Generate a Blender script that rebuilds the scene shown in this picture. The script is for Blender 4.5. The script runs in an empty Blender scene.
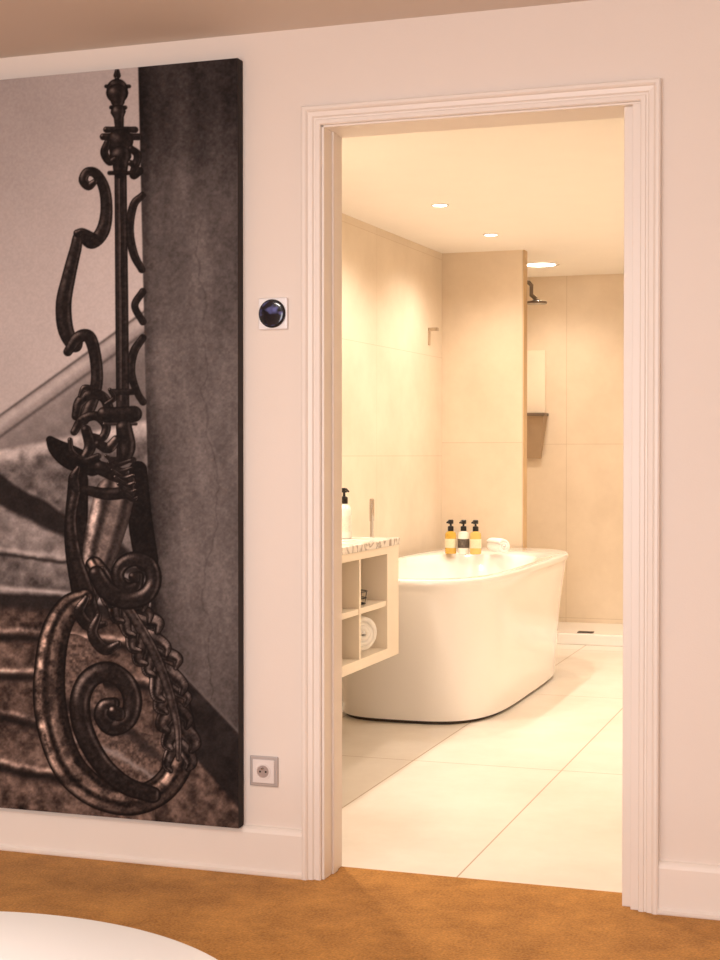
import bpy, bmesh, math, random, numpy as np
from mathutils import Vector, Matrix

scene = bpy.context.scene
try:
    scene.view_settings.view_transform = 'Standard'
    scene.view_settings.look = 'None'
    scene.view_settings.exposure = 0
except Exception:
    pass

# ------------------------------------------------------------------ helpers
def lin(c):
    return tuple(((x/255)/12.92 if x/255 <= .04045 else ((x/255+.055)/1.055)**2.4) for x in c)

def mat(name, rgb, rough=.5, metal=0.0, noise=0.0, nscale=6.0, bump=0.0, bscale=80.0, emit=None, estr=0, coat=0, sheen=0, spec=.5):
    m = bpy.data.materials.new(name); m.use_nodes = True
    nt = m.node_tree; b = nt.nodes['Principled BSDF']
    c = lin(rgb)
    b.inputs['Base Color'].default_value = (*c, 1)
    b.inputs['Roughness'].default_value = rough
    b.inputs['Metallic'].default_value = metal
    b.inputs['Specular IOR Level'].default_value = spec
    if coat: b.inputs['Coat Weight'].default_value = coat
    if sheen: b.inputs['Sheen Weight'].default_value = sheen
    if emit:
        b.inputs['Emission Color'].default_value = (*lin(emit), 1)
        b.inputs['Emission Strength'].default_value = estr
    tc = nt.nodes.new('ShaderNodeTexCoord')
    n = nt.nodes.new('ShaderNodeTexNoise'); n.inputs['Scale'].default_value = nscale; n.inputs['Detail'].default_value = 4
    nt.links.new(tc.outputs['Object'], n.inputs['Vector'])
    r = nt.nodes.new('ShaderNodeValToRGB')
    r.color_ramp.elements[0].position = .3; r.color_ramp.elements[1].position = .7
    r.color_ramp.elements[0].color = (*[x*(1-noise) for x in c], 1)
    r.color_ramp.elements[1].color = (*[min(1, x*(1+noise*.6)) for x in c], 1)
    nt.links.new(n.outputs['Fac'], r.inputs['Fac'])
    nt.links.new(r.outputs['Color'], b.inputs['Base Color'])
    if bump:
        n2 = nt.nodes.new('ShaderNodeTexNoise'); n2.inputs['Scale'].default_value = bscale; n2.inputs['Detail'].default_value = 3
        nt.links.new(tc.outputs['Object'], n2.inputs['Vector'])
        bp = nt.nodes.new('ShaderNodeBump'); bp.inputs['Strength'].default_value = bump; bp.inputs['Distance'].default_value = .004
        nt.links.new(n2.outputs['Fac'], bp.inputs['Height'])
        nt.links.new(bp.outputs['Normal'], b.inputs['Normal'])
    return m

def tile_mat(name, rgb, axes, tw, th, ox, oy, rough, grout, var=.05, mort=.003):
    m = bpy.data.materials.new(name); m.use_nodes = True
    nt = m.node_tree; b = nt.nodes['Principled BSDF']
    g = nt.nodes.new('ShaderNodeNewGeometry')
    sp = nt.nodes.new('ShaderNodeSeparateXYZ'); nt.links.new(g.outputs['Position'], sp.inputs[0])
    cb = nt.nodes.new('ShaderNodeCombineXYZ')
    for i, (a, o) in enumerate(zip(axes, (ox, oy))):
        ad = nt.nodes.new('ShaderNodeMath'); ad.operation = 'SUBTRACT'; ad.inputs[1].default_value = o
        nt.links.new(sp.outputs[a], ad.inputs[0]); nt.links.new(ad.outputs[0], cb.inputs[i])
    br = nt.nodes.new('ShaderNodeTexBrick')
    br.offset = 0; br.squash = 1
    br.inputs['Scale'].default_value = 1
    br.inputs['Brick Width'].default_value = tw; br.inputs['Row Height'].default_value = th
    br.inputs['Mortar Size'].default_value = mort; br.inputs['Mortar Smooth'].default_value = .2
    c = lin(rgb)
    br.inputs['Color1'].default_value = (*c, 1)
    br.inputs['Color2'].default_value = (*[x*(1-var) for x in c], 1)
    br.inputs['Mortar'].default_value = (*lin(grout), 1)
    nt.links.new(cb.outputs[0], br.inputs['Vector'])
    n = nt.nodes.new('ShaderNodeTexNoise'); n.inputs['Scale'].default_value = 1.6; n.inputs['Detail'].default_value = 7
    n.inputs['Roughness'].default_value = .65
    nt.links.new(g.outputs['Position'], n.inputs['Vector'])
    r = nt.nodes.new('ShaderNodeValToRGB')
    r.color_ramp.elements[0].position = .35; r.color_ramp.elements[1].position = .65
    r.color_ramp.elements[0].color = (.87, .85, .82, 1); r.color_ramp.elements[1].color = (1, 1, 1, 1)
    nt.links.new(n.outputs['Fac'], r.inputs['Fac'])
    mx = nt.nodes.new('ShaderNodeMixRGB'); mx.blend_type = 'MULTIPLY'; mx.inputs[0].default_value = 1
    nt.links.new(br.outputs['Color'], mx.inputs[1]); nt.links.new(r.outputs['Color'], mx.inputs[2])
    nt.links.new(mx.outputs[0], b.inputs['Base Color'])
    b.inputs['Roughness'].default_value = rough
    bp = nt.nodes.new('ShaderNodeBump'); bp.inputs['Strength'].default_value = .2; bp.inputs['Distance'].default_value = .001
    bp.invert = True
    nt.links.new(br.outputs['Fac'], bp.inputs['Height']); nt.links.new(bp.outputs['Normal'], b.inputs['Normal'])
    return m

def mesh_obj(name, verts, faces, material=None, smooth=False, parent=None):
    me = bpy.data.meshes.new(name)
    me.from_pydata([tuple(v) for v in verts], [], faces)
    bm = bmesh.new(); bm.from_mesh(me); bmesh.ops.recalc_face_normals(bm, faces=bm.faces); bm.to_mesh(me); bm.free()
    me.update()
    if smooth:
        for p in me.polygons: p.use_smooth = True
    o = bpy.data.objects.new(name, me)
    if material: me.materials.append(material)
    scene.collection.objects.link(o)
    if parent: o.parent = parent
    return o

def boxes(name, bl, material, bevel=0.0, parent=None):
    """one mesh made of axis aligned boxes (x0,x1,y0,y1,z0,z1)"""
    V = []; F = []
    for (x0, x1, y0, y1, z0, z1) in bl:
        n = len(V)
        V += [(x0,y0,z0),(x1,y0,z0),(x1,y1,z0),(x0,y1,z0),(x0,y0,z1),(x1,y0,z1),(x1,y1,z1),(x0,y1,z1)]
        F += [(n,n+3,n+2,n+1),(n+4,n+5,n+6,n+7),(n,n+1,n+5,n+4),(n+1,n+2,n+6,n+5),(n+2,n+3,n+7,n+6),(n+3,n,n+4,n+7)]
    o = mesh_obj(name, V, F, material, parent=parent)
    if bevel:
        md = o.modifiers.new('bevel', 'BEVEL'); md.width = bevel; md.segments = 3; md.limit_method = 'ANGLE'
    return o

def lathe(name, prof, center, material, n=48, parent=None, axis='Z'):
    V = []; F = []
    for (r, z) in prof:
        for i in range(n):
            a = 2*math.pi*i/n
            p = (r*math.cos(a), r*math.sin(a), z)
            if axis == 'Y': p = (p[0], -p[2], p[1])
            if axis == 'X': p = (p[2], p[0], p[1])
            V.append((center[0]+p[0], center[1]+p[1], center[2]+p[2]))
    for j in range(len(prof)-1):
        for i in range(n):
            F.append((j*n+i, j*n+(i+1) % n, (j+1)*n+(i+1) % n, (j+1)*n+i))
    F.append(tuple(range(n))); F.append(tuple((len(prof)-1)*n+i for i in range(n)))
    o = mesh_obj(name, V, F, material, smooth=True, parent=parent)
    md = o.modifiers.new('es', 'EDGE_SPLIT'); md.split_angle = math.radians(40)
    return o

def tube(name, pts, r, material, parent=None, cyclic=False):
    cu = bpy.data.curves.new(name, 'CURVE'); cu.dimensions = '3D'; cu.bevel_depth = r; cu.bevel_resolution = 4; cu.use_fill_caps = True
    s = cu.splines.new('POLY'); s.points.add(len(pts)-1)
    for p, q in zip(s.points, pts): p.co = (*q, 1)
    s.use_cyclic_u = cyclic
    cu.materials.append(material)
    o = bpy.data.objects.new(name, cu); scene.collection.objects.link(o)
    if parent: o.parent = parent
    return o

def empty(name):
    o = bpy.data.objects.new(name, None); scene.collection.objects.link(o); return o

def light(name, kind, loc, power, color, **kw):
    l = bpy.data.lights.new(name, kind); l.energy = power; l.color = color
    for k, v in kw.items():
        if k != 'rot': setattr(l, k, v)
    o = bpy.data.objects.new(name, l); o.location = loc
    if 'rot' in kw: o.rotation_euler = kw['rot']
    scene.collection.objects.link(o)
    return o

CY = -4.047   # camera y; main wall front face is y = 0

# ------------------------------------------------------------------ materials
M_wall = mat('painted_wall', (236, 224, 214), .7, noise=.015, nscale=2, bump=.08, bscale=180)
M_ceil = mat('painted_ceiling', (224, 212, 202), .8, noise=.02, nscale=2)
M_trim = mat('satin_trim_paint', (240, 230, 221), .4, noise=.01)
M_bceil = mat('bathroom_ceiling_paint', (250, 243, 233), .8, noise=.01)
M_white = mat('white_gloss', (250, 246, 240), .18, noise=.005, coat=.4)
M_tub = mat('tub_acrylic', (250, 245, 238), .14, noise=.004, coat=.5)
M_chrome = mat('chrome', (190, 182, 172), .2, 1.0, noise=.02)
M_dchrome = mat('brushed_nickel', (120, 108, 96), .3, 1.0, noise=.02)
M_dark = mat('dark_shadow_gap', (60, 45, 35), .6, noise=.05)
M_black = mat('black_plastic', (18, 14, 13), .3, noise=.05)
M_cab = mat('vanity_lacquer', (244, 231, 211), .35, noise=.01)
M_towel = mat('white_terry', (252, 248, 240), .95, noise=.03, nscale=60, bump=.6, bscale=300, sheen=.5)

# carpet
def carpet_mat():
    m = bpy.data.materials.new('ochre_carpet'); m.use_nodes = True
    nt = m.node_tree; b = nt.nodes['Principled BSDF']; L = nt.links.new
    tc = nt.nodes.new('ShaderNodeTexCoord')
    n1 = nt.nodes.new('ShaderNodeTexNoise'); n1.inputs['Scale'].default_value = 6; n1.inputs['Detail'].default_value = 7; n1.inputs['Roughness'].default_value = .75
    n2 = nt.nodes.new('ShaderNodeTexNoise'); n2.inputs['Scale'].default_value = 140; n2.inputs['Detail'].default_value = 3
    L(tc.outputs['Object'], n1.inputs['Vector']); L(tc.outputs['Object'], n2.inputs['Vector'])
    ad = nt.nodes.new('ShaderNodeMath'); ad.operation = 'MULTIPLY_ADD'; ad.inputs[1].default_value = .45
    L(n2.outputs['Fac'], ad.inputs[0])
    sc = nt.nodes.new('ShaderNodeMath'); sc.operation = 'MULTIPLY'; sc.inputs[1].default_value = .6
    L(n1.outputs['Fac'], sc.inputs[0]); L(sc.outputs[0], ad.inputs[2])
    r = nt.nodes.new('ShaderNodeValToRGB')
    r.color_ramp.elements[0].position = .38; r.color_ramp.elements[1].position = .67
    r.color_ramp.elements[0].color = (*lin((152, 102, 40)), 1); r.color_ramp.elements[1].color = (*lin((214, 154, 76)), 1)
    L(ad.outputs[0], r.inputs['Fac']); L(r.outputs['Color'], b.inputs['Base Color'])
    b.inputs['Roughness'].default_value = .95; b.inputs['Sheen Weight'].default_value = .1
    b.inputs['Specular IOR Level'].default_value = .1
    bp = nt.nodes.new('ShaderNodeBump'); bp.inputs['Strength'].default_value = .8; bp.inputs['Distance'].default_value = .010
    L(ad.outputs[0], bp.inputs['Height']); L(bp.outputs['Normal'], b.inputs['Normal'])
    return m
M_carpet = carpet_mat()
M_ftile = tile_mat('floor_tile', (242, 234, 222), (0, 1), .6, 1.8, -1.73, -.1, .3, (186, 162, 134), .02, .003)
M_wtileL = tile_mat('wall_tile_left', (240, 225, 204), (1, 2), 1.2, .6, .1, .02, .35, (222, 203, 176), .02, .002)
M_wtileB = tile_mat('wall_tile_back', (236, 218, 193), (0, 2), .6, 1.2, -1.99, .1, .35, (214, 193, 163), .02, .002)

# marble
def marble():
    m = mat('marble_top', (236, 226, 212), .15, noise=.02)
    nt = m.node_tree; b = nt.nodes['Principled BSDF']; L = nt.links.new
    tc = nt.nodes['Texture Coordinate']
    n = nt.nodes.new('ShaderNodeTexNoise'); n.inputs['Scale'].default_value = 7; n.inputs['Detail'].default_value = 6; n.inputs['Distortion'].default_value = 1.4
    L(tc.outputs['Object'], n.inputs['Vector'])
    r = nt.nodes.new('ShaderNodeValToRGB'); e = r.color_ramp.elements
    e[0].position = .44; e[0].color = (*lin((240, 234, 226)), 1)
    e[1].position = .56; e[1].color = (*lin((240, 232, 222)), 1)
    x = e.new(.5); x.color = (*lin((150, 138, 126)), 1)
    L(n.outputs['Fac'], r.inputs['Fac']); L(r.outputs['Color'], b.inputs['Base Color'])
    return m
M_marble = marble()

# ------------------------------------------------------------------ room shell
XL, XR, YB = -4.8, 1.7, -5.8
OXL, OXR, OTOP = -1.493, -.585, 2.168       # rough opening
TH = .15
boxes('floor', [(XL, XR, YB, .145, -.1, 0)], M_carpet)
boxes('floor_bathroom', [(-2.9, .0, .145, 6.5, -.1, 0.0)], M_ftile)
boxes('ceiling', [(XL, XR, YB, TH, 2.45, 2.56)], M_ceil)
boxes('ceiling_bathroom', [(-2.9, .0, TH, 6.5, 2.46, 2.56)], M_bceil)
boxes('wall_front', [(XL, OXL, 0, TH, 0, 2.45), (OXR, XR, 0, TH, 0, 2.45), (OXL, OXR, 0, TH, OTOP, 2.45)], M_wall)
boxes('wall_left', [(XL-.1, XL, YB, TH, 0, 2.45)], M_wall)
boxes('wall_right', [(XR, XR+.1, YB, TH, 0, 2.45)], M_wall)
# rear wall with a window opening
boxes('wall_rear', [(XL, -2.6, YB-.1, YB, 0, 2.45), (.6, XR, YB-.1, YB, 0, 2.45), (-2.6, .6, YB-.1, YB, 0, .6), (-2.6, .6, YB-.1, YB, 2.2, 2.45)], M_wall)
boxes('window_1', [(-2.6, -2.54, YB-.09, YB-.03, .6, 2.2), (.54, .6, YB-.09, YB-.03, .6, 2.2), (-1.03, -.97, YB-.09, YB-.03, .6, 2.2),
                   (-2.6, .6, YB-.09, YB-.03, .6, .66), (-2.6, .6, YB-.09, YB-.03, 2.14, 2.2)], M_trim)
# bathroom walls (left one is slightly out of square)
def prism(name, pts, z0, z1, m):
    n = len(pts); V = [(x, y, z0) for x, y in pts]+[(x, y, z1) for x, y in pts]
    F = [tuple(range(n)), tuple(range(n, 2*n))]+[(i, (i+1) % n, n+(i+1) % n, n+i) for i in range(n)]
    return mesh_obj(name, V, F, m)
prism('wall_bathroom_left', [(-2.69, TH), (-2.434, 6.25), (-2.9, 6.25), (-2.9, TH)], 0, 2.46, M_wtileL)
boxes('wall_bathroom_back', [(-2.9, 0, 6.223, 6.4, 0, 2.46)], M_wtileB)
boxes('wall_bathroom_right', [(-.1, 0, TH, 6.4, 0, 2.46)], M_wtileL)
boxes('wall_shower_partition', [(-2.55, -1.985, 4.839, 4.92, 0, 2.46)], M_wtileB)
boxes('trim_1', [(-1.986, -1.980, 4.836, 4.922, 0, 2.46)], mat('tile_edge_profile', (205, 172, 126), .4, .1, noise=.03))
boxes('shower_tray', [(-2.5, -.1, 5.55, 6.223, 0, .07)], M_white, .006)
boxes('shower_drain', [(-1.80, -1.70, 5.62, 5.69, .07, .075)], M_dark, .001)

# ------------------------------------------------------------------ trim
M_trim2 = M_trim
def casing(name, prof, xl, xr, top):
    V = []; F = []; n = len(prof)
    for (o, p) in prof:
        V += [(xl-o, -p, 0), (xl-o, -p, top+o), (xr+o, -p, top+o), (xr+o, -p, 0)]
    for j in range(n-1):
        for i in range(3):
            F.append((j*4+i, j*4+i+1, (j+1)*4+i+1, (j+1)*4+i))
    return mesh_obj(name, V, F, M_trim2)
prof = [(0, 0), (0, .012), (.003, .015), (.013, .015), (.016, .011), (.020, .011), (.024, .017), (.036, .019), (.039, .024), (.043, .027),
        (.050, .027), (.054, .024), (.054, 0)]
casing('trim_2', prof, OXL, OXR, OTOP)
# jamb liner
boxes('trim_3', [(OXL, OXL+.008, -.004, TH, 0, OTOP), (OXL, OXR, -.004, TH, OTOP-.006, OTOP),
                 (OXR-.022, OXR, -.004, TH, 0, OTOP-.006), (OXR-.048, OXR-.022, .02, .075, 0, OTOP-.006),
                 (OXL+.008, OXL+.014, .06, .10, 0, OTOP-.006)], M_trim2, .0015)

def baseboard(name, x0, x1):
    P = [(0, 0), (.024, 0), (.026, .004), (.026, .012), (.02, .016), (.018, .018), (.018, .122), (.014, .132), (.008, .138), (0, .14)]
    V = [(x0, -a, b) for a, b in P]+[(x1, -a, b) for a, b in P]; n = len(P)
    F = [tuple(range(n)), tuple(range(n, 2*n))]+[(i, (i+1) % n, n+(i+1) % n, n+i) for i in range(n)]
    return mesh_obj(name, V, F, M_trim2)
baseboard('baseboard_left', XL, OXL-.054)
baseboard('baseboard_right', OXR+.054, XR)

# ------------------------------------------------------------------ wall art (large printed canvas)
def build_art():
    x0, x1, z0, z1 = -2.95, -1.738, .137, 2.372
    yf = -.04
    st = .0022
    nx = int((x1-x0)/st); nz = int((z1-z0)/st)
    xs = np.linspace(x0, x1, nx); zs = np.linspace(z0, z1, nz)
    X, Z = np.meshgrid(xs, zs)
    S = X+2.533
    U = 280.9*S+23.5*S*S                        # image pixel column across the print, approximating the camera projection
    Vv = 455+(1.225-Z)*(325.4+.0805*U)          # image pixel row down the print, by the same camera mapping
    rng = np.random.RandomState(7)
    tab = rng.rand(256, 256)
    def noise(u, v, s, o=4, sx=1., sy=1., seed=0):
        r = np.zeros_like(u); a = 1; t = 0
        uu = u/s*sx+seed*17.3+500; vv = v/s*sy+seed*9.1+500
        for k in range(o):
            iu = np.floor(uu).astype(int); iv = np.floor(vv).astype(int)
            fu = uu-iu; fv = vv-iv; fu = fu*fu*(3-2*fu); fv = fv*fv*(3-2*fv)
            g = lambda i, j: tab[(iv+j) % 256, (iu+i) % 256]
            r += a*((g(0,0)*(1-fu)+g(1,0)*fu)*(1-fv)+(g(0,1)*(1-fu)+g(1,1)*fu)*fv)
            t += a; a *= .55; uu = uu*2+31; vv = vv*2+57
        return r/t
    def ss(a, b, x):
        t = np.clip((x-a)/(b-a), 0, 1); return t*t*(3-2*t)
    C = np.zeros(U.shape+(3,))
    def blend(mask, col):
        nonlocal C
        col = np.array(col, float) if not isinstance(col, np.ndarray) else col
        C = C*(1-mask[..., None])+col*mask[..., None]
    def tone(t):   # t 0..255 grey, very slightly warm
        t = np.clip(t, 0, 255)
        return np.stack([t*1.0+2, t*.955+1, t*.935+1], -1)
    n1 = noise(U, Vv, 60, 5); n2 = noise(U, Vv, 9, 4, seed=2); n3 = noise(U, Vv, 3, 2, seed=5)
    # plaster wall behind
    C = tone(164+20*ss(80, 330, Vv)+12*ss(0, 110, U)+ (n1-.5)*14+(n3-.5)*6)
    # sloping stone ledges
    L1 = 415-.72*U
    base = tone(150-ss(0, 70, Vv-L1)*44+(n1-.5)*50+(n2-.5)*30)
    blend(ss(-1.5, 1.5, Vv-L1), base)
    blend(np.exp(-((Vv-L1-1)/1.8)**2)*.75, tone(np.full_like(U, 60)))
    blend(np.exp(-((Vv-L1-9)/6)**2)*.6, tone(200+(n2-.5)*30))
    blend(np.exp(-((Vv-L1-22)/2.2)**2)*.7, tone(np.full_like(U, 66)))
    L2 = 450-.2*U
    blend(ss(-3, 4, Vv-L2), tone(196-ss(0, 24, Vv-L2)*98+(n2-.5)*120))
    L3 = 474+.60*U+(n1-.5)*20
    wedge = ss(-3, 3, Vv-L3)*(1-ss(26, 38, Vv-L3))
    blend(wedge, tone(14+n2*18))
    L4 = 504+.52*U+(n1-.5)*14
    blend(ss(-4, 4, Vv-L4), tone(120-ss(0, 90, Vv-L4)*30+(n2-.5)*110+(n1-.5)*70))
    blend(np.exp(-((Vv-(548+.12*U+(n1-.5)*18))/3)**2)*.7, tone(180+(n2-.5)*60))
    blend(np.exp(-((Vv-(554+.12*U+(n1-.5)*18))/2.4)**2)*.85, tone(22+n2*10))
    L5 = 594+.10*U+(n1-.5)*8
    blend(np.exp(-((Vv-L5+5)/3)**2)*.8, tone(194+(n2-.5)*60))
    blend(ss(-2, 2, Vv-L5), tone(16+n2*20))
    g0 = 74+(n2-.5)*140+(n1-.5)*60+(n3-.5)*34
    br = np.stack([g0*1.06+4, g0*.92+1, g0*.84], -1)
    blend(ss(9, 20, Vv-L5), np.clip(br, 10, 255))
    # worn risers / treads further down: bright nosing, black joint
    for (a, b, w) in ((636, .10, 4), (676, .08, 5), (722, .16, 5), (768, .22, 5)):
        e = a+b*U+(n1-.5)*12
        blend(np.exp(-((Vv-(e-7))/2.8)**2)*.85, np.clip(br*1.9+40, 0, 255))
        blend(np.exp(-((Vv-e)/w)**2)*.95, tone(8+n2*12))
    # dark stone pillar on the right
    edge = 139+(Vv-70)*.021
    t = 44+44*ss(90, 240, Vv)+16*ss(240, 470, Vv)-24*ss(560, 700, Vv)-18*ss(700, 800, Vv)
    t = t+(noise(U, Vv, 40, 5, sx=2.2, sy=.6, seed=3)-.5)*44+(n3-.5)*26+(n2-.5)*16-12*ss(205, 240, U)
    t = t-70*np.exp(-(np.maximum(U-edge, 0)/22)**2)*ss(300, 520, Vv)*.8-24*np.exp(-(np.maximum(U-edge, 0)/8)**2)
    cr = np.exp(-((U-(206+(n1-.5)*40))/1.1)**2)*.5*ss(180, 260, Vv)
    P = tone(np.maximum(t-28*cr, 10))
    blend(ss(-1, 1, U-edge), P)
    foot = 640+(U-150)*1.05
    blend(ss(-3, 3, Vv-foot)*ss(-1, 1, U-edge), tone(24+(n2-.5)*34+(n1-.5)*16))
    blend(np.exp(-((Vv-foot)/2.2)**2)*ss(0, 2, U-edge)*.6, tone(np.full_like(U, 112)))
    foot2 = 742+(U-180)*1.15
    blend(ss(-3, 3, Vv-foot2)*ss(-1, 1, U-edge), np.clip(br*.9, 14, 255))

    def crom(pts, n=7):
        P = np.array(pts, float); out = []
        Q = np.vstack([2*P[0]-P[1], P, 2*P[-1]-P[-2]])
        for i in range(1, len(Q)-2):
            for t in np.linspace(0, 1, n, endpoint=False):
                out.append(.5*((2*Q[i])+(-Q[i-1]+Q[i+1])*t+(2*Q[i-1]-5*Q[i]+4*Q[i+1]-Q[i+2])*t*t+(-Q[i-1]+3*Q[i]-3*Q[i+1]+Q[i+2])*t**3))
        out.append(P[-1]); return np.array(out)
    def stroke(pts, dark=20, hi=110, smooth=True, rough=26, tint=(1.03, .98, .95), edge=.6, band=0, phase=0., lw=.11):
        nonlocal C
        Q = crom(pts) if smooth and len(pts) > 2 else np.array(pts, float)
        R = Q[:, 2].max()+3
        ulo, uhi, vlo, vhi = Q[:, 0].min()-R, Q[:, 0].max()+R, Q[:, 1].min()-R, Q[:, 1].max()+R
        m = (U > ulo) & (U < uhi) & (Vv > vlo) & (Vv < vhi)
        if not m.any(): return
        u = U[m]; v = Vv[m]
        best = np.full(u.shape, 1e9); nxv = np.zeros(u.shape); nyv = np.zeros(u.shape); rr = np.ones(u.shape); sg = np.zeros(u.shape)
        for a, b in zip(Q[:-1], Q[1:]):
            du, dv = b[0]-a[0], b[1]-a[1]; l2 = du*du+dv*dv+1e-9
            t = np.clip(((u-a[0])*du+(v-a[1])*dv)/l2, 0, 1)
            r = np.maximum(a[2]+(b[2]-a[2])*t, .4)
            ex = u-(a[0]+t*du); ey = v-(a[1]+t*dv); d = np.hypot(ex, ey)/r
            k = d < best
            sgn = (du*ey-dv*ex)/math.sqrt(l2)/r
            best = np.where(k, d, best); nxv = np.where(k, ex/r, nxv); nyv = np.where(k, ey/r, nyv); rr = np.where(k, r, rr); sg = np.where(k, sgn, sg)
        al = np.clip((1-best)*rr+.6, 0, 1)
        li = np.exp(-((nxv+.42)**2+(nyv+.42)**2)/lw)+.30*np.exp(-((nxv-.62)**2)/.03)*(best < 1)
        vary = np.clip(.1+1.9*(n2[m]-.2), 0, 1.5)
        tt = dark+(hi-dark)*li*vary+(n3[m]-.5)*rough
        if band:   # moulded section: broad lit roll beside narrow dark grooves, patchy patina
            g = .5+.5*np.cos((sg*band+phase)*math.pi)
            g = np.clip(g*1.5, 0, 1)
            L_ = np.clip(.62-.75*nxv-.55*nyv, .12, 1.2)
            pat = np.clip((n2[m]-.28)*2.6, .08, 1.3)*np.clip(.4+1.2*n1[m], 0, 1.3)
            tt = dark*(.4+.6*g)+(hi-dark)*g*L_*pat*.75+(n3[m]-.5)*rough
        tt = tt*(1-edge*ss(.78, 1.0, best))
        col = tone(tt)*np.array(tint)
        C[m] = C[m]*(1-al[:, None])+np.clip(col, 3, 255)*al[:, None]

    # shadowed masses behind the iron work
    stroke([(50, 440, 4), (58, 449, 9), (72, 458, 12), (92, 466, 10)], 8, 18)
    stroke([(138, 470, 9), (140, 520, 12), (146, 560, 12)], 8, 18)
    stroke([(78, 480, 10), (76, 540, 12), (84, 600, 12)], 12, 30)
    # right hand half scroll
    stroke([(140, 172, 4), (134, 176, 4), (137, 163, 4)], 12, 60)
    stroke([(143, 196, 3.2), (134, 206, 4), (130, 230, 4.2), (134, 254, 4.2), (142, 270, 3.6)], 14, 80)
    stroke([(143, 292, 3.6), (135, 306, 3.6), (143, 322, 3.6)], 14, 80)
    stroke([(143, 338, 3.6), (134, 352, 4.2), (131, 372, 4.2), (137, 392, 3.6), (143, 402, 3.6)], 14, 80)
    # post
    stroke([(121, 160, 6), (122, 300, 6.4), (123, 455, 6.6)], 18, 90, smooth=False)
    stroke([(119.5, 180, 1), (120.5, 300, 1.1), (121, 400, 1.1)], 50, 110, smooth=False)
    for z in (392, 460):
        stroke([(112, z, 3), (133, z, 3)], 14, 110, smooth=False)
    # finial
    stroke([(118, 73, 2.4), (118, 77, 3.6)], 14, 110, smooth=False)
    stroke([(118, 80, 2), (118, 85, 3)], 14, 110, smooth=False)
    stroke([(107, 88, 1.8), (130, 88, 1.8)], 14, 150, smooth=False)
    stroke([(118, 91, 10.5), (118, 94, 11)], 16, 140, smooth=False)
    stroke([(118, 96, 10.5), (118.5, 102, 7), (119, 107, 4.2)], 16, 130, smooth=False)
    stroke([(112, 109, 2), (126, 109, 2)], 12, 130, smooth=False)
    stroke([(119, 114, 7.5), (119.5, 119, 5), (120, 128, 4.4)], 16, 120, smooth=False)
    stroke([(107, 131, 3), (136, 131, 3)], 12, 120, smooth=False)
    stroke([(104, 138, 3.4), (139, 138, 3.4)], 12, 100, smooth=False)
    stroke([(121, 143, 13), (121, 151, 11)], 14, 80, smooth=False)
    stroke([(121, 158, 11), (121, 164, 8), (121, 172, 7)], 12, 100, smooth=False)
    stroke([(110, 174, 2), (133, 174, 2)], 10, 90, smooth=False)
    stroke([(108, 144, 3.4), (105, 154, 4), (110, 163, 3.6), (116, 160, 3)], 12, 90)
    stroke([(132, 150, 3.4), (138, 156, 4), (136, 166, 3.2), (131, 164, 3)], 12, 90)
    # left S scroll
    stroke([(95, 183, 3), (89, 187, 4.2), (84, 181, 4.6), (88, 173, 4.4), (97, 175, 5), (105, 190, 5.6), (107, 212, 6), (103, 232, 6.8),
            (92, 243, 6.4), (80, 236, 5), (76, 250, 5.8), (69, 278, 6.8), (64, 304, 7.8), (66, 330, 7.8), (75, 346, 6.4), (80, 338, 3.8)], 16, 140)
    stroke([(96, 237, 2.4), (84, 232, 3), (78, 234, 4)], 14, 110)
    stroke([(68, 352, 4.4), (78, 338, 5.8), (89, 337, 6.4), (95, 354, 6), (97, 380, 6), (92, 402, 6), (84, 420, 5)], 16, 135)
    # collar cluster : overlapping leaves and small volutes
    stroke([(76, 416, 4.4), (80, 402, 5.4), (92, 394, 5), (104, 398, 5), (110, 412, 5)], 12, 150)
    stroke([(74, 432, 3.6), (82, 420, 4.6), (96, 416, 4.6), (106, 426, 4.6), (102, 438, 4), (92, 436, 3)], 12, 160)
    stroke([(104, 414, 7), (118, 416, 9), (134, 414, 8)], 12, 110)
    stroke([(104, 424, 1.5), (136, 424, 1.5)], 30, 190, smooth=False)
    stroke([(86, 430, 5), (90, 446, 6), (84, 458, 4)], 12, 180)
    stroke([(98, 444, 4.4), (108, 448, 5.4), (116, 440, 4.6)], 12, 180)
    stroke([(70, 440, 2.5), (72, 452, 3), (84, 460, 3), (98, 456, 3)], 14, 200)
    stroke([(124, 428, 8), (127, 446, 8.4), (125, 458, 6)], 12, 150)
    stroke([(80, 396, 2), (84, 388, 2.8), (92, 388, 2.4)], 12, 140)
    stroke([(106, 404, 2), (114, 398, 2.8), (110, 390, 2)], 12, 140)
    # console block above the big scroll : grey moulded bracket
    cons = [(114, 496, 20), (108, 520, 20), (101, 546, 18), (94, 574, 13), (88, 600, 9)]
    stroke(cons, 84, 220, rough=34, band=2.0, phase=.3, edge=.6)
    stroke([(78, 488, 4), (90, 491, 5), (108, 494, 6), (130, 492, 6)], 14, 180)
    stroke([(100, 468, 7), (116, 474, 8), (130, 482, 6)], 14, 150)
    for i in range(6):
        stroke([(106+i*3, 456+i*7, 1.6), (117+i*3, 464+i*7, 2.8), (131+i*1.2, 460+i*7.5, 1.2)], 14, 230)
    stroke([(76, 490, 5), (71, 520, 5.4), (75, 556, 6.4), (86, 590, 7), (94, 620, 7)], 16, 180)
    stroke([(78, 468, 2.4), (74, 478, 5.4), (76, 488, 4.4)], 14, 190)
    # stone seen through the big scroll
    stroke([(70, 660, 26), (78, 720, 34), (110, 760, 36), (150, 760, 24)], 84, 110, rough=100, tint=(1.04, .93, .86), edge=.2)
    blend(np.exp(-((Vv-(672+.5*U+(n1-.5)*30))/7)**2)*ss(50, 60, U)*(1-ss(150, 170, U))*.8, tone(14+n2*20))
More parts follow.
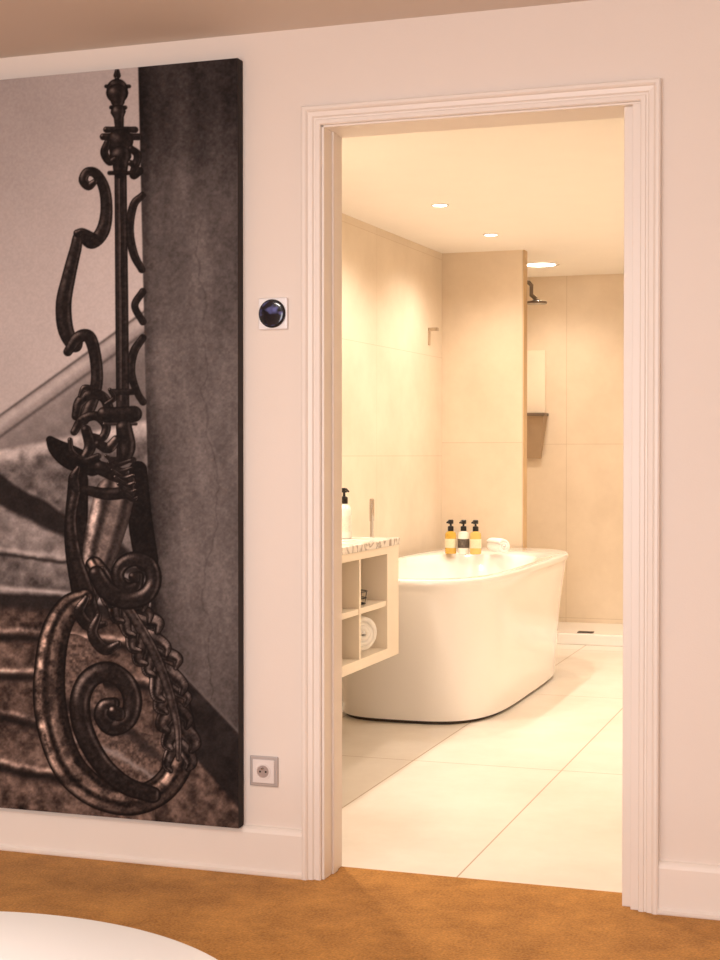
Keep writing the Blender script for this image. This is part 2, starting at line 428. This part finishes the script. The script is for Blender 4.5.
    blend(np.exp(-((Vv-(712+.4*U+(n1-.5)*30))/3)**2)*ss(50, 60, U)*(1-ss(150, 170, U))*.6, tone(150+n2*40))
    # outer big scroll: heavy moulded bar
    big = [(84, 598, 8), (68, 608, 11), (55, 632, 13), (49, 668, 14), (49, 706, 15), (57, 744, 15), (72, 774, 15), (98, 795, 14), (130, 802, 13.5),
           (158, 792, 13), (176, 770, 12.5), (182, 742, 12.5), (176, 708, 13), (162, 672, 14), (144, 640, 14), (125, 612, 13), (108, 588, 11), (94, 566, 8)]
    stroke([(a, b, c+1.5) for a, b, c in big], 8, 12)
    stroke(big, 42, 230, rough=54, tint=(1.05, .95, .88), band=2.0, phase=.45, edge=.7)
    # inner spiral
    sp_ = [(152, 796, 7), (124, 786, 8), (100, 764, 8.4), (83, 732, 9), (79, 702, 9), (88, 680, 9), (107, 672, 9), (125, 683, 8.6),
           (132, 702, 8.4), (126, 721, 8), (111, 728, 7.4), (101, 718, 6.6), (103, 707, 6), (113, 704, 5)]
    stroke([(a, b, c+1.3) for a, b, c in sp_], 6, 8)
    stroke(sp_, 20, 190, lw=.10, rough=34)
    stroke([(113, 712, 6), (118, 715, 7)], 16, 190)
    # long ruffled acanthus leaf: broad overlapping curled lobes
    spine = [(102, 570, 9), (117, 594, 11), (136, 622, 12), (154, 654, 12), (168, 690, 11), (177, 728, 9), (178, 760, 6)]
    Q = crom(spine, 2)
    rnd = random.Random(5)
    for i in range(len(Q)-2, 0, -1):
        a = Q[i]; d = (Q[i+1]-Q[i-1])[:2]; d = d/(np.hypot(d[0], d[1])+1e-6)
        for sg in (-1, 1):
            ln = a[2]*(.75+.55*rnd.random())+4; cu = 12+9*rnd.random(); w_ = 5.5+2.5*rnd.random()
            nx_, ny_ = -d[1]*sg, d[0]*sg
            p0 = (a[0]-d[0]*6, a[1]-d[1]*6, w_*.7)
            p1 = (a[0]+nx_*ln*.55+d[0]*cu*.3, a[1]+ny_*ln*.55+d[1]*cu*.3, w_)
            p2 = (a[0]+nx_*ln+d[0]*cu, a[1]+ny_*ln+d[1]*cu, w_*.75)
            p3 = (a[0]+nx_*ln*.7+d[0]*(cu+7), a[1]+ny_*ln*.7+d[1]*(cu+7), w_*.35)
            P4 = [p0, p1, p2, p3]
            stroke([(x, y, w+.6) for x, y, w in P4], 5, 6)
            stroke(P4, 26, 205, rough=44, edge=.6, band=1.1, phase=.35+.3*rnd.random())
    stroke([(a, b, c*.42) for a, b, c in spine], 24, 235, rough=44, edge=.8, lw=.2)
    stroke([(86, 598, 3), (79, 612, 5.6), (88, 626, 5.6), (104, 624, 3)], 14, 200)
    stroke([(98, 616, 3), (92, 634, 5.6), (104, 650, 5.6), (118, 644, 3)], 14, 200)
    # rosette curl
    ros = [(96, 574, 7), (106, 590, 8.4), (124, 600, 8.4), (144, 596, 7.6), (153, 582, 7), (150, 566, 6.6), (136, 559, 6.4), (122, 564, 6), (117, 576, 5.6),
           (124, 588, 5), (136, 586, 4.6), (138, 577, 4.6)]
    stroke([(a, b, c+1.2) for a, b, c in ros], 5, 6)
    stroke(ros, 18, 200, lw=.10)
    stroke([(133, 577, 5), (135, 578, 5)], 14, 200)
    # final grain and matte-print toning
    C += (noise(U, Vv, 1.6, 1, seed=9)-.5)[..., None]*10
    C = C*.96+np.array([9, 5, 5])
    C = np.clip(C, 2, 250)/255.
    Ln = np.where(C <= .04045, C/12.92, ((C+.055)/1.055)**2.4)
    # mesh: dense front face + box sides
    V3 = np.stack([X, np.full_like(X, yf), Z], -1).reshape(-1, 3)
    idx = np.arange(nx*nz).reshape(nz, nx)
    quads = np.stack([idx[:-1, :-1], idx[:-1, 1:], idx[1:, 1:], idx[1:, :-1]], -1).reshape(-1, 4)
    back = np.array([(x0, -.001, z0), (x1, -.001, z0), (x1, -.001, z1), (x0, -.001, z1),
                     (x0, yf, z0), (x1, yf, z0), (x1, yf, z1), (x0, yf, z1)])
    nv = len(V3)
    side = np.array([(0, 1, 5, 4), (1, 2, 6, 5), (2, 3, 7, 6), (3, 0, 4, 7), (3, 2, 1, 0)])+nv
    allv = np.vstack([V3, back]); allq = np.vstack([quads, side])
    me = bpy.data.meshes.new('canvas_print')
    me.vertices.add(len(allv)); me.vertices.foreach_set('co', allv.astype(np.float32).ravel())
    me.loops.add(allq.size); me.loops.foreach_set('vertex_index', allq.astype(np.int32).ravel())
    me.polygons.add(len(allq)); me.polygons.foreach_set('loop_start', np.arange(0, allq.size, 4, dtype=np.int32))
    me.polygons.foreach_set('loop_total', np.full(len(allq), 4, dtype=np.int32))
    me.update(calc_edges=True)
    at = me.color_attributes.new('print', 'FLOAT_COLOR', 'POINT')
    col = np.ones((len(allv), 4), np.float32); col[:nv, :3] = Ln.reshape(-1, 3); col[nv:, :3] = lin((44, 34, 32))
    at.data.foreach_set('color', col.ravel())
    m = bpy.data.materials.new('printed_canvas'); m.use_nodes = True
    nt = m.node_tree; b = nt.nodes['Principled BSDF']
    a = nt.nodes.new('ShaderNodeAttribute'); a.attribute_name = 'print'
    nt.links.new(a.outputs['Color'], b.inputs['Base Color'])
    b.inputs['Roughness'].default_value = .65; b.inputs['Specular IOR Level'].default_value = .15
    me.materials.append(m)
    o = bpy.data.objects.new('wall_art_canvas', me); scene.collection.objects.link(o)
build_art()

# ------------------------------------------------------------------ thermostat
T = empty('thermostat')
boxes('plate', [(-1.686, -1.596, -.012, 0, 1.588, 1.680)], mat('silver_plate', (240, 236, 236), .35, .1, noise=.01), .004, T)
lathe('bezel', [(.041, 0), (.041, .006), (.038, .009)], (-1.641, -.012, 1.634), mat('bezel_dark', (14, 12, 16), .3, .1, noise=.02), parent=T, axis='Y')
def dial_reflection_mat():  # black dial glass; blue-violet emission patches imitate a reflection
    m = mat('dial_glass_reflection', (9, 8, 12), .12, noise=.02, coat=.2)
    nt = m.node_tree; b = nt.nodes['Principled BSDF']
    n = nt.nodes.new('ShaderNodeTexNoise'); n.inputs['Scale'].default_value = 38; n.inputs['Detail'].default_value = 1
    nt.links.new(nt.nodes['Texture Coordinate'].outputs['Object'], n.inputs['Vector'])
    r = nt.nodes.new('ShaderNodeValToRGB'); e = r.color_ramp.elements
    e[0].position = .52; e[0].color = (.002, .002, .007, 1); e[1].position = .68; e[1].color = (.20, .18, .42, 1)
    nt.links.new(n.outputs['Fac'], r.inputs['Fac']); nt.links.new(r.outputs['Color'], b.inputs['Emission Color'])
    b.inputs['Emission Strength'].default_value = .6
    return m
lathe('dial', [(.0365, 0), (.036, .003), (.030, .004)], (-1.641, -.020, 1.634), dial_reflection_mat(), parent=T, axis='Y')

# ------------------------------------------------------------------ power outlet
O = empty('power_outlet')
ox, oz = -1.672, .302
M_out = mat('outlet_plastic', (232, 222, 218), .4, noise=.01)
boxes('frame', [(ox-.044, ox+.044, -.008, 0, oz-.044, oz+.044)], mat('outlet_frame', (190, 182, 180), .35, .3, noise=.01), .003, O)
boxes('insert', [(ox-.034, ox+.034, -.012, -.006, oz-.034, oz+.034)], M_out, .002, O)
lathe('socket_ring', [(.023, 0), (.023, .003), (.019, .003), (.018, .0005), (.001, .0005)], (ox, -.012, oz), M_out, parent=O, axis='Y')
lathe('socket_well', [(.0175, 0), (.0175, .0012)], (ox, -.0125, oz), mat('socket_shade', (170, 152, 146), .5, noise=.02), parent=O, axis='Y')
for i, (dx, dz) in enumerate(((-.009, 0), (.009, 0))):
    lathe('pin_hole_%d' % i, [(.003, 0), (.003, .001)], (ox+dx, -.0138, oz+dz), M_black, 16, O, 'Y')
lathe('earth_pin', [(.0028, 0), (.0028, .010), (.001, .012)], (ox, -.013, oz+.010), M_chrome, 16, O, 'Y')

# ------------------------------------------------------------------ foreground coffee table
K = empty('coffee_table')
tc = (-1.288, -2.373, 0)
lathe('table_top', [(.10, .405), (.50, .405), (.535, .412), (.550, .425), (.555, .437), (.551, .446), (.540, .450), (.3, .450), (.02, .450)], tc, mat('table_lacquer', (252, 250, 247), .35, noise=.005, coat=.1), 128, K)
lathe('pedestal', [(.26, 0), (.27, .006), (.27, .014), (.24, .022), (.12, .04), (.06, .09), (.045, .2), (.05, .32), (.09, .38), (.16, .406)], tc, M_white, 64, K)

# ------------------------------------------------------------------ bathtub
def tub():
    cx = -2.03; N = 160
    E = empty('bathtub')
    def ring(a, yf, yb, z, n=3.0):
        cy = (yf+yb)/2; b = (yb-yf)/2; out = []
        for i in range(N):
            t = 2*math.pi*i/N; c, s = math.cos(t), math.sin(t)
            x = a*math.copysign(abs(c)**(2/n), c); y = b*math.copysign(abs(s)**(2/(n*1.35)), s)
            out.append((cx+x, cy+y, z))
        return out
    R = []
    F0, B0 = 2.475, 4.48
    F1, B1 = 2.365, 4.78
    for z, k in ((.016, 0), (.03, .02), (.08, .05), (.16, .12), (.26, .24), (.36, .39), (.46, .57), (.55, .77), (.60, .89), (.628, .95)):
        R.append(ring(.398+(.420-.398)*k, F0+(F1-F0)*k, B0+(B1-B0)*k, z, 3.4))
    R.append(ring(.424, F1-.006, B1+.006, .636, 3.4)); R.append(ring(.428, F1-.010, B1+.010, .648, 3.4))
    R.append(ring(.424, F1-.006, B1+.006, .663, 3.4)); R.append(ring(.414, F1+.006, B1-.006, .667, 3.4))
    R.append(ring(.365, F1+.085, B1-.56, .666, 2.8)); R.append(ring(.352, F1+.10, B1-.575, .660, 2.8))
    for z, k in ((.60, .1), (.5, .25), (.38, .45), (.26, .7), (.20, .95), (.18, 1.3)):
        R.append(ring(.348-.1*k, F1+.11+.17*k, B1-.585-.17*k, z, 2.6))
    V = [v for r in R for v in r]; F = []
    for j in range(len(R)-1):
        for i in range(N):
            F.append((j*N+i, j*N+(i+1) % N, (j+1)*N+(i+1) % N, (j+1)*N+i))
    F.append(tuple(range(N))); F.append(tuple((len(R)-1)*N+i for i in range(N)))
    o = mesh_obj('shell', V, F, M_tub, True, E)
    md = o.modifiers.new('es', 'EDGE_SPLIT'); md.split_angle = math.radians(50)
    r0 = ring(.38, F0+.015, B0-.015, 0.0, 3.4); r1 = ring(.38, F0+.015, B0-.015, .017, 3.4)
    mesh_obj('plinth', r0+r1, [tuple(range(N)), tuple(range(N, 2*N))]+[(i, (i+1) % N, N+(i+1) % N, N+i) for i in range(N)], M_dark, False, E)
    return E
tub()
zr = .6675
# slim hand shower on left rim
H = empty('bath_hand_shower')
lathe('base', [(.024, 0), (.024, .01), (.016, .016), (.012, .02), (.012, .03)], (-2.39, 3.16, zr), M_dchrome, 32, H)
lathe('stem', [(.009, 0), (.009, .2), (.012, .205), (.012, .31), (.010, .316), (.002, .317)], (-2.39, 3.16, zr+.02), M_chrome, 32, H)

# ------------------------------------------------------------------ toiletry bottles
M_bw = mat('white_bottle', (244, 238, 226), .25, noise=.01)
M_lab1 = mat('label_cream', (236, 222, 186), .6, noise=.08, nscale=90)
M_lab2 = mat('label_dark', (96, 84, 74), .6, noise=.4, nscale=120)
def bottle(x, y, z, body, lab):
    B = empty('pump_bottle')
    lathe('body', [(.025, 0), (.031, .003), (.032, .01), (.032, .108), (.029, .120), (.018, .127), (.013, .129), (.013, .134)], (x, y, z), body, 40, B)
    lathe('label', [(.0324, .035), (.0326, .036), (.0326, .085), (.0324, .086)], (x, y, z), lab, 40, B)
    lathe('collar', [(.0165, .13), (.0165, .154), (.013, .157), (.006, .158), (.006, .17), (.005, .176)], (x, y, z), M_black, 32, B)
    lathe('pump_head', [(.014, .170), (.0155, .173), (.0155, .189), (.011, .193)], (x, y, z), M_black, 32, B)
    tube('nozzle', [(x, y, z+.183), (x-.008, y-.02, z+.184), (x-.012, y-.034, z+.177)], .005, M_black, B)
    return B
M_amber = mat('amber_gel', (212, 168, 62), .12, noise=.05, nscale=20, coat=.6)
M_amber2 = mat('amber_gel_light', (224, 190, 104), .12, noise=.05, nscale=20, coat=.6)
bottle(-2.240, 4.12, zr, M_amber, M_lab1); bottle(-2.168, 4.13, zr, M_bw, M_lab2); bottle(-2.098, 4.13, zr, M_amber2, M_lab1)

def towel_roll(name, c, r, L, yaw=0., tilt=0., turns=3.2, mat_=M_towel):
    V = []; F = []; n = 90; m = 10
    for j in range(m+1):
        s = -L/2+L*j/m
        for i in range(n+1):
            t = i/n*turns*2*math.pi
            rr = r*(.16+.84*(i/n))*(1-.06*abs(2*j/m-1)**4)
            V.append((s+.004*math.sin(t*1.3), rr*math.cos(t), rr*math.sin(t)))
    for j in range(m):
        for i in range(n):
            F.append((j*(n+1)+i, j*(n+1)+i+1, (j+1)*(n+1)+i+1, (j+1)*(n+1)+i))
    Mx = Matrix.Translation(c) @ Matrix.Rotation(yaw, 4, 'Z') @ Matrix.Rotation(tilt, 4, 'Y')
    V = [Mx @ Vector(v) for v in V]
    o = mesh_obj(name, V, F, mat_, True)
    md = o.modifiers.new('sol', 'SOLIDIFY'); md.thickness = r*.84/turns*.92; md.offset = -1
    return o
towel_roll('rolled_washcloth', (-1.975, 4.15, zr+.048), .047, .15, math.radians(-50), 0, 2.4)

# ------------------------------------------------------------------ vanity unit
Vn = empty('bathroom_vanity')
vx0, vx1, vy0, vy1 = -2.60, -1.965, .55, 2.253
boxes('counter_top', [(vx0, vx1+.006, vy0, vy1+.003, .832, .862)], M_marble, .003, Vn)
bl = [(vx0, vx0+.02, vy0+.03, 2.09, .392, .80),          # back
      (vx0, vx1, vy0+.03, 2.09, .35, .392),              # bottom
      (vx0, vx1, vy0+.03, 2.09, .80, .832),              # top rail
      (vx0, vx1, 2.09, vy1, .35, .832),                  # end post
      (vx0, vx1, vy0, vy0+.03, .35, .832)]
ys = [.58, .98, 1.36, 1.735, 2.09]
for y in ys[1:-1]:
    bl.append((vx0+.02, vx1-.003, y-.011, y+.011, .392, .80))
for a, b in zip(ys[:-1], ys[1:]):
    bl.append((vx0+.02, vx1-.006, a+(.011 if a > .6 else 0), b-(.011 if b < 2 else 0), .575, .598))
boxes('carcass', bl, M_cab, 0, Vn)
for i, (y, z) in enumerate(((1.747, .50), (1.747, .70))):
    lathe('shelf_pin_hole_%d' % i, [(.003, 0), (.003, .001)], (vx1-.1, y, z), M_dark, 12, Vn, 'Y')
towel_roll('rolled_towel', (-2.075, 1.918, .392+.085), .083, .20, math.radians(-38), 0, 3.4)
towel_roll('rolled_towel', (-2.14, 1.55, .392+.085), .083, .27, math.radians(5), 0, 3.4)
# small wire basket
W = empty('wire_basket')
bx, by, bz = -2.04, 1.86, .5995
for z, r in ((.006, .05), (.03, .054), (.058, .058)):
    tube('ring', [(bx+r*math.cos(a*math.pi/12), by+r*math.sin(a*math.pi/12), bz+z) for a in range(24)], .0022, M_black, W, True)
for a in range(10):
    t = a*math.pi/5
    tube('wire', [(bx, by, bz+.004), (bx+.05*math.cos(t), by+.05*math.sin(t), bz+.005), (bx+.058*math.cos(t), by+.058*math.sin(t), bz+.058)], .0016, M_black, W)

# soap dispenser on the counter
D = empty('soap_dispenser')
sx, sy, sz = -2.165, 2.10, .862
lathe('bottle', [(.026, 0), (.031, .003), (.032, .01), (.032, .12), (.029, .135), (.018, .147), (.013, .15), (.013, .156)], (sx, sy, sz), M_bw, 40, D)
lathe('label', [(.0323, .03), (.0325, .031), (.0325, .10), (.0323, .101)], (sx, sy, sz), mat('soap_label', (240, 230, 214), .6, noise=.15, nscale=70), 40, D)
lathe('collar', [(.016, .152), (.016, .178), (.012, .182), (.006, .184), (.005, .205)], (sx, sy, sz), M_black, 32, D)
lathe('pump_head', [(.012, .2), (.014, .204), (.014, .217), (.009, .22)], (sx, sy, sz), M_black, 32, D)
tube('nozzle', [(sx, sy, sz+.212), (sx+.02, sy-.02, sz+.212), (sx+.03, sy-.03, sz+.205)], .0045, M_black, D)

# ------------------------------------------------------------------ shower fittings
S = empty('shower_head')
hx, hy = -1.955, 5.06
tube('arm', [(-2.03, 4.92, 2.28), (-2.02, 4.98, 2.285), (-1.995, 5.03, 2.285), (-1.985, 5.06, 2.27), (-1.985, 5.06, 2.21), (hx, 5.06, 2.185)], .013, M_dchrome, S)
lathe('rose', [(.016, .03), (.025, .02), (.064, .014), (.068, .008), (.066, 0), (.02, -.001)], (hx, 5.06, 2.155), M_dchrome, 40, S)
lathe('wall_flange', [(.026, 0), (.026, .006), (.012, .012)], (-2.03, 4.932, 2.28), M_dchrome, 32, S, 'Y')

G = empty('shower_shelf')
boxes('shelf_board', [(-2.36, -2.115, 6.08, 6.223, 1.495, 1.515)], mat('shelf_grey', (110, 92, 74), .4, noise=.1), .003, G)
mesh_obj('bracket', [(-2.34, 6.10, 1.495), (-2.125, 6.10, 1.495), (-2.125, 6.2225, 1.495), (-2.34, 6.2225, 1.495),
                     (-2.30, 6.19, 1.20), (-2.165, 6.19, 1.20), (-2.165, 6.2225, 1.20), (-2.30, 6.2225, 1.20)],
         [(0,1,2,3),(4,5,6,7),(0,1,5,4),(1,2,6,5),(2,3,7,6),(3,0,4,7)], mat('bracket_brown', (176, 150, 120), .6, noise=.1), parent=G)
boxes('back_panel', [(-2.35, -2.135, 6.205, 6.2225, 1.515, 1.95)], mat('panel_stone', (240, 223, 198), .5, noise=.03), .003, G)
# robe hook on left wall
Hk = empty('towel_hook')
wx = -2.505
M_hook = mat('hook_metal', (190, 168, 140), .35, .4, noise=.02)
boxes('bar', [(wx-.003, wx+.055, 4.57, 4.60, 1.965, 1.985), (wx+.045, wx+.06, 4.57, 4.60, 1.965, 1.985)], M_hook, .002, Hk)
boxes('plate', [(wx-.008, wx+.008, 4.57, 4.60, 1.88, 1.985)], M_hook, .002, Hk)

# ------------------------------------------------------------------ lighting
WARM = (1.0, .855, .725)
M_lamp = mat('lamp_lens', (255, 250, 240), .4, emit=(255, 244, 224), estr=14)
def downlight(x, y, r, power, ang=150, col=WARM):
    E = empty('recessed_downlight')
    lathe('trim_ring', [(r*1.28, 0), (r*1.28, -.004), (r*1.02, -.005), (r*1.0, -.001)], (x, y, 2.46), M_white, 40, E)
    lathe('lens', [(r, 0), (r, -.003), (r*.5, -.0035)], (x, y, 2.4595), M_lamp, 40, E)
    l = light('downlight_lamp', 'SPOT', (x, y, 2.445), power, col, spot_size=math.radians(ang), spot_blend=.8, shadow_soft_size=.05)
    l.parent = E
downlight(-2.02, 3.11, .034, 62); downlight(-2.02, 4.16, .034, 54)
downlight(-2.03, 5.55, .095, 46)
downlight(-.75, 1.0, .045, 26)  # unseen downlight, added to fill the bathroom with light
for y in (2.4, 3.9, 5.2): downlight(-.75, y, .045, 56)  # rest of the added row, out of view, brightening the bathroom
downlight(-2.40, 1.5, .045, 165)
# daylight through the rear window
light('window_daylight', 'AREA', (-1.0, YB+.02, 1.4), 134, (1.0, .965, .98), shape='RECTANGLE', size=3.1, size_y=1.5, rot=(math.radians(90), 0, 0))
light('overhead_fill', 'AREA', (-2.2, -2.6, 2.40), 32, (1.0, .94, .88), shape='DISK', size=.5)  # added overhead fill without a fixture, brightens the table top

w = bpy.data.worlds.new('world'); scene.world = w; w.use_nodes = True
w.node_tree.nodes['Background'].inputs[0].default_value = (.9, .88, .88, 1); w.node_tree.nodes['Background'].inputs[1].default_value = .5

# ------------------------------------------------------------------ camera
cam = bpy.data.cameras.new('camera'); co = bpy.data.objects.new('camera', cam); scene.collection.objects.link(co)
cam.sensor_fit = 'HORIZONTAL'; cam.sensor_width = 24; cam.lens = 50
co.location = (0, CY, 1.225)
co.rotation_euler = (math.radians(90-.955), 0, math.radians(18.8))
cam.clip_start = .05
scene.camera = co
